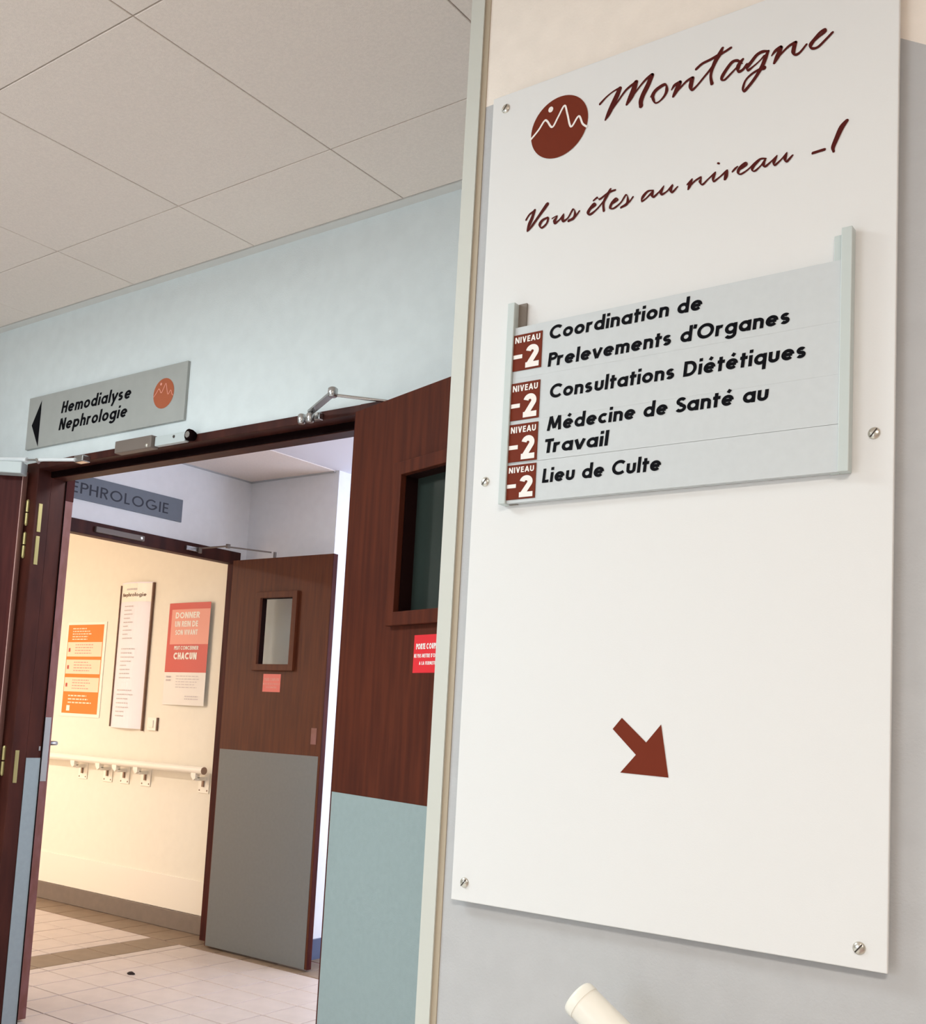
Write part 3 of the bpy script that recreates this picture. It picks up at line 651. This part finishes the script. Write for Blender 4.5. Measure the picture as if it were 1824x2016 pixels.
def hand(lo, hi):
    def f(b):
        flat(b)
        for s in HANDWRITING[lo:hi]:
            pts = [tuple(v/1e4 for v in s[i:i+4]) for i in range(0, len(s), 4)]
            if len(pts) > 2: pts = catmull(pts, 5)
            n = len(pts)
            ly = yb-(len(b.v) % 5)*3e-5; vs = [(p[0], ly-i*2e-6, p[1]) for i, p in enumerate(pts)]+[(p[2], ly-i*2e-6, p[3]) for i, p in enumerate(pts)]
            b.add(vs, [(i, n+i, n+i+1, i+1) for i in range(n-1)], 'dark_brown_ink')
            # round ends
            for e in (0, -1):
                c = Vector(((pts[e][0]+pts[e][2])/2, (pts[e][1]+pts[e][3])/2)); rr = (Vector(pts[e][:2])-Vector(pts[e][2:])).length/2*.98
                ring = [(c.x+rr*math.cos(t*math.pi/6), yb+.00012, c.y+rr*math.sin(t*math.pi/6)) for t in range(12)]
                b.add(ring, [tuple(range(12))], 'dark_brown_ink')
    return f
o = part('handwritten_title', r, hand(0, NTITLE)); o['label'] = 'brown script word Montagne'
o = part('handwritten_line', r, hand(NTITLE, NLAST)); o['label'] = 'brown script line Vous êtes au niveau'
o = part('level_number', r, hand(NLAST, 99)); o['label'] = 'brown script number -1'
def f(b):
    flat(b); n = 64
    b.add([(-.7965+.0485*math.cos(2*math.pi*i/n), yb, 2.0935+.0468*math.sin(2*math.pi*i/n)) for i in range(n)], [tuple(range(n))], 'brown_ink')
    def rib(y):
        pts = [(-.8461, 2.0871), (-.8321, 2.0988), (-.8226, 2.1101), (-.8175, 2.1085), (-.8081, 2.0964), (-.7988, 2.109), (-.7885, 2.1237), (-.7828, 2.1085), (-.7756, 2.0873), (-.7636, 2.0998), (-.7563, 2.086), (-.7485, 2.0790)]
        pts = catmull(pts, 6); L, R = ribbon(pts, .0030); n = len(L)
        b.add([(p[0], y, p[1]) for p in L+R], [(i, n+i, n+i+1, i+1) for i in range(n-1)], 'white_ink')
    rib(yb-.0003)
    b.add([(-.8121+.0042*math.cos(2*math.pi*i/20), yb-.0003, 2.1249+.0044*math.sin(2*math.pi*i/20)) for i in range(20)], [tuple(range(20))], 'white_ink')
o = part('mountain_emblem', r, f); o['label'] = 'round brown emblem with white peaks and dot'
def f(b):
    flat(b)
    p = [(-.6567, 1.2395), (-.6696, 1.2245), (-.6345, 1.1929), (-.6561, 1.1689), (-.5879, 1.1672), (-.6004, 1.2332), (-.6206, 1.2094)]
    b.add([(x, yb, z) for x, z in p], [(0, 1, 2, 6), (2, 3, 4), (2, 4, 6), (4, 5, 6)], 'brown_ink')
o = part('arrow', r, f); o['label'] = 'brown arrow pointing down to the right'

# ---- directory sign mounted on the board
PYF = 1.2235; k = PYF/BY
def PX(x): return x*k
def PZ(z): return EYE+(z-EYE)*k
r = empty('directory_sign', (PX(-.62), PYF, PZ(1.54)), 'grey slatted directory sign with four brown level tiles, on the white board', 'sign')
def f(b):
    x0, x1 = PX(-.869), PX(-.857); z0, z1 = PZ(1.5385), PZ(1.839)
    b.box(x0, x1, PYF-.004, BY-.001, z0, z1, 'sign_rail', .001); b.box(x1, x1+.0135, BY-.004, BY-.001, z0, z1, 'rail_shade')
part('left_rail', r, f)
def f(b):
    x0, x1 = PX(-.383), PX(-.370); z0, z1 = PZ(1.5385), PZ(1.839)
    b.box(x0, x1, PYF-.004, BY-.001, z0, z1, 'sign_rail', .001); b.box(x0-.0115, x0, BY-.006, BY-.001, z0, z1-.004, 'sign_rail', .001)
part('right_rail', r, f)
zz = [1.8005, 1.7235, 1.6585, 1.5972, 1.5395]
tiles = [(1.7885, 1.7345), (1.7160, 1.6605), (1.6545, 1.5990), (1.5945, 1.5440)]
rows = [[('Coordination de', -.797, -.563, 1.7725), ("Prelevements d'Organes", -.797, -.445, 1.7325)],
        [('Consultations Diététiques', -.792, -.424, 1.6855)],
        [('Médecine de Santé au', -.7935, -.471, 1.6385), ('Travail', -.797, -.6945, 1.6065)],
        [('Lieu de Culte', -.7975, -.614, 1.564)]]
for i in range(4):
    sl = part('slat', r, lambda b: b.box(PX(-.8565), PX(-.3835), PYF, BY-.0012, PZ(zz[i+1])+(.0004 if i == 2 else .00005), PZ(zz[i])-.00005, 'sign_grey'))
    M = local(r)
    yl = PYF-.0004
    def f(b):
        flat(b)
        for s, xa, xb, z in rows[i]:
            text(b, s, lambda u, z: (PX(u), yl, PZ(z)), None, xa, xb, z, .0203, .208, 'black_ink', .10, .08, 1.0, .42)
    sub('lettering', sl, f, M)
    t1, t0 = tiles[i]; dx = -.0004-.0015*i*0
    xa, xb = -.8572, -.8082
    sub('level_tile', sl, lambda b: b.box(PX(xa), PX(xb), PYF-.0012, PYF+.0002, PZ(t0), PZ(t1), 'brown_ink', .0003), M)
    def f(b):
        flat(b); y = PYF-.0016; h = t1-t0
        Pm = lambda u, z: (PX(u), y, PZ(z))
        text(b, 'NIVEAU', Pm, None, xa+.003, xb-.003, t0+h*.765, h*.165, .20, 'white_ink', .14)
        text(b, '2', Pm, None, xa+.0225, xb-.0035, t0+h*.045, h*.62, .235, 'white_ink')
        b.add([Pm(xa+.0012, t0+h*.33), Pm(xa+.0165, t0+h*.33), Pm(xa+.0165, t0+h*.44), Pm(xa+.0012, t0+h*.44)], [(0, 1, 2, 3)], 'white_ink')
    sub('tile_lettering', sl, f, M)

# ================================================================== WALL SIGN (near)
SY = 2.035
r = empty('department_sign', (-3.08, SY, 2.11), 'grey sign Hemodialyse Nephrologie with black arrow above the near doorway', 'sign')
part('plate', r, lambda b: b.box(-3.500, -2.635, SY, DY, 2.108, 2.2955, 'wall_sign_grey', .001))
Ps = lambda u, z: (u, SY-.0005, z)
def f(b):
    flat(b)
    text(b, 'Hemodialyse', Ps, None, -3.297, -2.912, 2.2145, .041, .19, 'black_ink', .10, .14, .85, .3)
    text(b, 'Nephrologie', Ps, None, -3.303, -2.925, 2.155, .041, .19, 'black_ink', .10, .14, .85, .3)
part('lettering', r, f)
part('arrow', r, lambda b: flat(b).add([Ps(-3.471, 2.193), Ps(-3.421, 2.111), Ps(-3.421, 2.279)], [(0, 1, 2)], 'black_ink'))
def f(b):
    flat(b); n = 40; cx, cz = -2.742, 2.206
    b.add([(cx+.0505*math.cos(2*math.pi*i/n), SY-.0006, cz+.049*math.sin(2*math.pi*i/n)) for i in range(n)], [tuple(range(n))], 'orange_brown')
    pts = [(-.049, -.006), (-.036, .006), (-.027, .017), (-.021, .015), (-.012, .003), (-.002, .016), (.008, .031), (.014, .015), (.022, -.006), (.034, .006), (.041, -.007), (.048, -.013)]
    pts = catmull([(cx+a, cz+c) for a, c in pts], 4); L, R = ribbon(pts, .0026); n = len(L)
    b.add([(p[0], SY-.0009, p[1]) for p in L+R], [(i, n+i, n+i+1, i+1) for i in range(n-1)], 'pink_print')
    b.add([(cx-.016+.0045*math.cos(i), SY-.0009, cz+.032+.0045*math.sin(i)) for i in [2*math.pi*j/12 for j in range(12)]], [tuple(range(12))], 'pink_print')
part('mountain_emblem', r, f)

# hall sign over the far doorway
r = empty('hall_sign', (WX, 3.13, 2.2), 'blue-grey sign NEPHROLOGIE on the hall wall above the far doorway', 'sign')
part('plate', r, lambda b: b.box(WX, WX+.008, 2.725, 3.533, 2.200, 2.3195, 'blue_grey_sign', .001))
def f(b):
    flat(b); P = lambda u, z: (WX+.0086, u, z)
    text(b, 'NEPHROLOGIE', P, (1, 0, 0), 2.818, 3.443, 2.2285, .0535, .135, 'navy_ink', .17, 0, .95)
part('lettering', r, f)

# ================================================================== NOTICES
def notice(root, u0, u1, z0, z1, v, mt, ink, label, name='fire_door_notice'):
    M = root.matrix_basis.copy() if False else (Matrix.Translation(root.location) @ Matrix.Rotation(root.rotation_euler.z, 4, 'Z'))
    c = M @ Vector(((u0+u1)/2, v, z0))
    r = empty(name, c, label, 'notice', rz=root.rotation_euler.z)
    L = local(r) @ M
    part('sheet', r, lambda b: b.box(u0, u1, v-.0012, v, z0, z1, mt, .0003), M=L)
    def f(b):
        flat(b); P = lambda u, z: (u, v-.0016, z); W = u1-u0; h = z1-z0
        text(b, 'PORTE COUPE-FEU', P, None, u0+.08*W, u1-.08*W, z0+.62*h, h*.15, .22, ink, .14, 0, .8)
        text(b, "NE PAS METTRE D'OBSTACLE", P, None, u0+.03*W, u1-.03*W, z0+.40*h, h*.10, .2, ink, .16, 0, .8)
        text(b, 'A LA FERMETURE', P, None, u0+.2*W, u1-.2*W, z0+.21*h, h*.09, .2, ink, .16, 0, .8)
    part('lettering', r, f, M=L)
notice(d1, .334, .461, 1.333, 1.421, 0, 'red_notice', 'white_ink', 'bright red fire door notice under the window of the near right leaf')
notice(d3, .299, .427, 1.336, 1.428, 0, 'faded_notice', 'pink_print', 'faded pinkish red notice under the window of the far door leaf')

# ================================================================== WARD WALL ITEMS (wall face Y = 4.0)
W4 = 4.0
r = empty('orange_poster', (-5.97, W4, 1.165), 'orange and white instruction poster, leftmost on the cream wall', 'poster')
def sheet(b, x0, x1, z0, z1, y, bulge, mt, curl=0.0, n=10):
    vs = []; 
    for i in range(n+1):
        t = i/n; x = x0+(x1-x0)*t; yy = y-bulge*math.sin(math.pi*t)-curl*t*t
        vs += [(x, yy, z0), (x, yy, z1)]
    b.add(vs+[(a, c+.001, d) for a, c, d in vs], [(2*i, 2*i+2, 2*i+3, 2*i+1) for i in range(n)]+[(2*n+2+2*i, 2*n+3+2*i, 2*n+5+2*i, 2*n+4+2*i) for i in range(n)], mt)
part('sheet', r, lambda b: b.box(-6.165, -5.755, W4-.005, W4, 1.145, 1.745, 'ward_white', .0005))
def f(b):
    flat(b); P = lambda u, z: (u, W4-.0056, z); x0, x1 = -6.155, -5.78
    def q(a, c, z0, z1, mt, e=0): b.add([(a, W4-.0056-e, z0), (c, W4-.0056-e, z0), (c, W4-.0056-e, z1), (a, W4-.0056-e, z1)], [(0, 1, 2, 3)], mt)
    q(x0, x1, 1.165, 1.728, 'orange_print')
    for z0, z1 in ((1.525, 1.617), (1.415, 1.505), (1.302, 1.392)):
        q(x0+.006, x1-.006, z0, z1, 'pale_orange', .0003)
        bars(b, lambda u, z: (u, W4-.0064, z), x0+.09, x1-.09, z0+.01, z1-.01, 4, 'pink_print', .35)
        bars(b, lambda u, z: (u, W4-.0064, z), x0+.02, x0+.04, z0+.03, z0+.06, 1, 'red_print', .8, 0)
    bars(b, lambda u, z: (u, W4-.0064, z), x0+.05, x1-.12, 1.625, 1.71, 5, 'pale_orange', .4)
    bars(b, lambda u, z: (u, W4-.0064, z), x0+.06, x1-.06, 1.22, 1.285, 3, 'pale_orange', .4)
    q(x0+.05, x0+.085, 1.18, 1.215, 'paper', .0005)
part('print', r, f)

r = empty('ward_directory', (-5.47, W4, 1.09), 'tall narrow curved white directory panel, middle of the cream wall', 'sign')
def f(b):
    n = 12; x0, x1 = -5.628, -5.322; z0, z1 = 1.095, 1.98
    prof = [(x0+(x1-x0)*i/n, W4-.006-.028*math.sin(math.pi*i/n)) for i in range(n+1)]
    vs = [(x, y, z) for z in (z0, z1) for x, y in prof]+[(x, W4-.001, z) for z in (z0, z1) for x, y in prof]; m = n+1
    fs = [(i, i+1, m+i+1, m+i) for i in range(n)]+[(2*m+i, 3*m+i, 3*m+i+1, 2*m+i+1) for i in range(n)]
    fs += [(i, 2*m+i, 2*m+i+1, i+1) for i in range(n)]+[(m+i, m+i+1, 3*m+i+1, 3*m+i) for i in range(n)]
    b.add(vs, fs, 'panel_paper')
part('curved_panel', r, f)
part('side_edge', r, lambda b: b.box(-5.634, -5.628, W4-.014, W4, 1.10, 1.965, 'panel_edge'))
part('side_edge', r, lambda b: b.box(-5.322, -5.312, W4-.016, W4, 1.085, 1.975, 'panel_edge'))
def PC(u, z, e=.0015): q = (u+5.628)/.306; return (u, W4-.006-e-.028*math.sin(math.pi*max(0, min(1, q))), z)
Q = lambda u, z: PC(u, z, .0023)
def f(b):
    flat(b)
    for i in range(8):
        a = -5.62+.29*i/8; c = -5.62+.29*(i+1)/8; b.add([PC(a, 1.86), PC(c, 1.86), PC(c, 1.972), PC(a, 1.972)], [(0, 1, 2, 3)], 'ward_white')
part('header_label', r, f)
part('title_lettering', r, lambda b: text(flat(b), 'Nephrologie', Q, None, -5.60, -5.365, 1.892, .022, .2, 'panel_edge', .1))
def f(b):
    flat(b); bars(b, Q, -5.55, -5.44, 1.93, 1.945, 1, 'grey_print', .7, .0)
    bars(b, Q, -5.56, -5.45, 1.62, 1.84, 9, 'grey_print', .25, .5); bars(b, Q, -5.56, -5.42, 1.38, 1.58, 8, 'grey_print', .25, .5)
    bars(b, Q, -5.57, -5.40, 1.15, 1.33, 7, 'grey_print', .25, .5)
part('small_print', r, f)

r = empty('red_poster', (-4.96, W4, 1.25), 'red and white paper poster with curled right edge, rightmost on the cream wall', 'poster')
x0, x1 = -5.158, -4.772
cy = lambda u: W4-.003-.010*math.sin(math.pi*(u-x0)/(x1-x0))-.016*((u-x0)/(x1-x0))**2
def grid(b, a, c, z0, z1, mt, e=0, n=8):
    vs = [v for i in range(n+1) for u in [a+(c-a)*i/n] for v in ((u, cy(u)-e, z0), (u, cy(u)-e, z1))]
    b.add(vs, [(2*i, 2*i+2, 2*i+3, 2*i+1) for i in range(n)], mt)
def f(b): flat(b); grid(b, x0, x1, 1.248, 1.843, 'paper'); grid(b, x0, x1, 1.248, 1.843, 'paper', -.001)
part('sheet', r, f)
def f(b):
    flat(b); grid(b, x0, x1, 1.437, 1.843, 'red_print', .0006); grid(b, x0+.03, x1, 1.60, 1.805, 'pink_print', .0010)
    P = lambda u, z: (u, cy(u)-.0016, z)
    text(b, 'DONNER', P, None, x0+.07, x1-.09, 1.752, .036, .22, 'paper', .1)
    text(b, 'UN REIN DE', P, None, x0+.07, x1-.10, 1.702, .034, .22, 'paper', .1)
    text(b, 'SON VIVANT', P, None, x0+.08, x1-.10, 1.655, .030, .22, 'paper', .1)
    text(b, 'PEUT CONCERNER', P, None, x0+.08, x1-.08, 1.568, .022, .22, 'paper', .12)
    text(b, 'CHACUN', P, None, x0+.08, x1-.09, 1.512, .040, .26, 'paper', .1)
    bars(b, P, x0+.02, x0+.08, 1.38, 1.42, 2, 'grey_print', .5); bars(b, P, x0+.12, x1-.04, 1.34, 1.42, 5, 'grey_print', .25)
    bars(b, P, x1-.17, x1-.04, 1.275, 1.305, 2, 'grey_print', .35)
part('print', r, f)

r = empty('light_switch', (-5.22, W4, 1.09), 'small cream light switch on the cream wall beside the curved panel', 'switch')
part('back_plate', r, lambda b: b.box(-5.268, -5.188, W4-.012, W4, 1.092, 1.168, 'ward_white', .002))
part('rocker', r, lambda b: b.box(-5.25, -5.21, W4-.017, W4-.011, 1.108, 1.152, 'ward_white', .002))
part('side_slot', r, lambda b: b.box(-5.187, -5.180, W4-.010, W4, 1.092, 1.168, 'panel_edge'))

r = empty('grab_rail', (-5.4, W4-.07, .9), 'white tubular grab rail on brackets along the cream wall', 'handrail')
def f(b): b.tube((-7.9, W4-.07, .893), (-4.665, W4-.07, .893), .021, 'ward_white', 20)
part('tube', r, f)
part('end_socket', r, lambda b: b.lathe((-4.665, W4-.07, .893), (1, 0, 0), [(0, .021), (.003, .021), (.005, .018)], 'rail_end', 20))
for x in (-7.2, -6.5, -5.87, -5.615, -5.45, -5.25, -4.735):
    def f(b):
        b.prism([(x-.020, .878), (x+.020, .878), (x+.020, .85), (x+.004, .838), (x-.020, .86)], W4-.085, W4-.055, 'ward_white')
        b.box(x-.003, x+.020, W4-.07, W4, .835, .856, 'ward_white', .002)
        b.box(x-.006, x+.006, W4-.016, W4-.006, .80, .84, 'rail_end')
        b.box(x-.045, x+.045, W4-.006, W4, .765, .875, 'ward_white', .002)
    br = part('bracket', r, f)
    for s in (-1, 1):
        sub('screw', br, lambda b: b.lathe((x+s*.032, W4-.006, .780), (0, -1, 0), [(0, .005), (.002, .004), (.003, .002)], 'rail_end', 10), local(r))

r = empty('wall_guard_panel', (-6.2, W4, .1), 'low pale protective panel along the foot of the cream wall', 'wall panel')
part('panel', r, lambda b: b.box(-7.95, -4.585, W4-.006, W4, .102, .285, 'ward_panel', .001))

r = empty('debris', (-4.184, 3.192, 0), 'small dark crumb lying alone on the beige floor tiles', 'debris')
def f(b):
    vs = []; n = 9
    for k_, (h, s) in enumerate(((0, 1.0), (.006, 1.05), (.011, .55))):
        for i in range(n):
            a = 2*math.pi*i/n; q = .016*s*(1+.25*math.sin(3*a+k_)); vs.append((-4.184+q*1.2*math.cos(a), 3.192+q*.8*math.sin(a), h))
    b.add(vs, [(k_*n+i, k_*n+(i+1) % n, (k_+1)*n+(i+1) % n, (k_+1)*n+i) for k_ in range(2) for i in range(n)]+[tuple(range(n)), tuple(range(2*n, 3*n))], 'dark_dirt')
part('crumb', r, f)

# ================================================================== STAIR HANDRAIL
r = empty('stair_handrail', (-.67, 1.17, .9), 'cream tubular stair handrail sloping down under the white board', 'handrail')
P0 = Vector((-.669, 1.17, .896)); dd = Vector((1, 0, -.64)).normalized()
def f(b):
    b.tube(P0+dd*.004, P0+dd*2.9, .0222, 'rail_cream', 28, cap=False)
part('tube', r, f)
part('end_cap', r, lambda b: b.lathe(P0+dd*.012, -dd, [(0, .0228), (.009, .0228), (.0125, .021), (.014, .014), (.0145, .001)], 'rail_cream', 28))
for t in (.45, 1.4, 2.4):
    p = P0+dd*t
    def f(b):
        b.tube(p-Vector((0, 0, .018)), p-Vector((0, 0, .07)), .007, 'rail_cream', 12); b.tube(p-Vector((0, 0, .066)), Vector((p.x, 1.25, p.z-.066)), .007, 'rail_cream', 12)
        b.lathe((p.x, 1.25, p.z-.066), (0, -1, 0), [(0, .03), (.005, .03), (.007, .026)], 'rail_cream', 18)
    part('bracket', r, f)

# ================================================================== CEILING LIGHTS (out of the frame; they carry the lobby and ward light; the hall one is an added fill)
def clight(x, y, z, sx, sy, mt, label):
    r = empty('ceiling_light', (x, y, z), label, 'ceiling light')
    def f(b):
        for a, c, d, e in ((-1, -.93, -1, 1), (.93, 1, -1, 1), (-.93, .93, -1, -.86), (-.93, .93, .86, 1)):
            b.box(x+a*sx/2, x+c*sx/2, y+d*sy/2, y+e*sy/2, z-.02, z, 'lamp_frame')
    part('frame', r, f); part('diffuser', r, lambda b: b.box(x-.93*sx/2, x+.93*sx/2, y-.86*sy/2, y+.86*sy/2, z-.008, z, mt))
clight(-2.70, .25, CZ, 1.2, .6, 'lamp_cool', 'recessed cool white ceiling light over the left of the lobby')
clight(.75, -1.10, CZ, 1.2, .6, 'lamp_warm', 'recessed warm ceiling light over the stair head')
clight(-6.9, 1.2, HZ, .6, .6, 'lamp_warm', 'square warm ceiling light beyond the far doorway')
clight(-2.6, 2.75, HZ, .6, .6, 'lamp_cool', 'added unseen square light brightening the hall behind the near right door leaf')
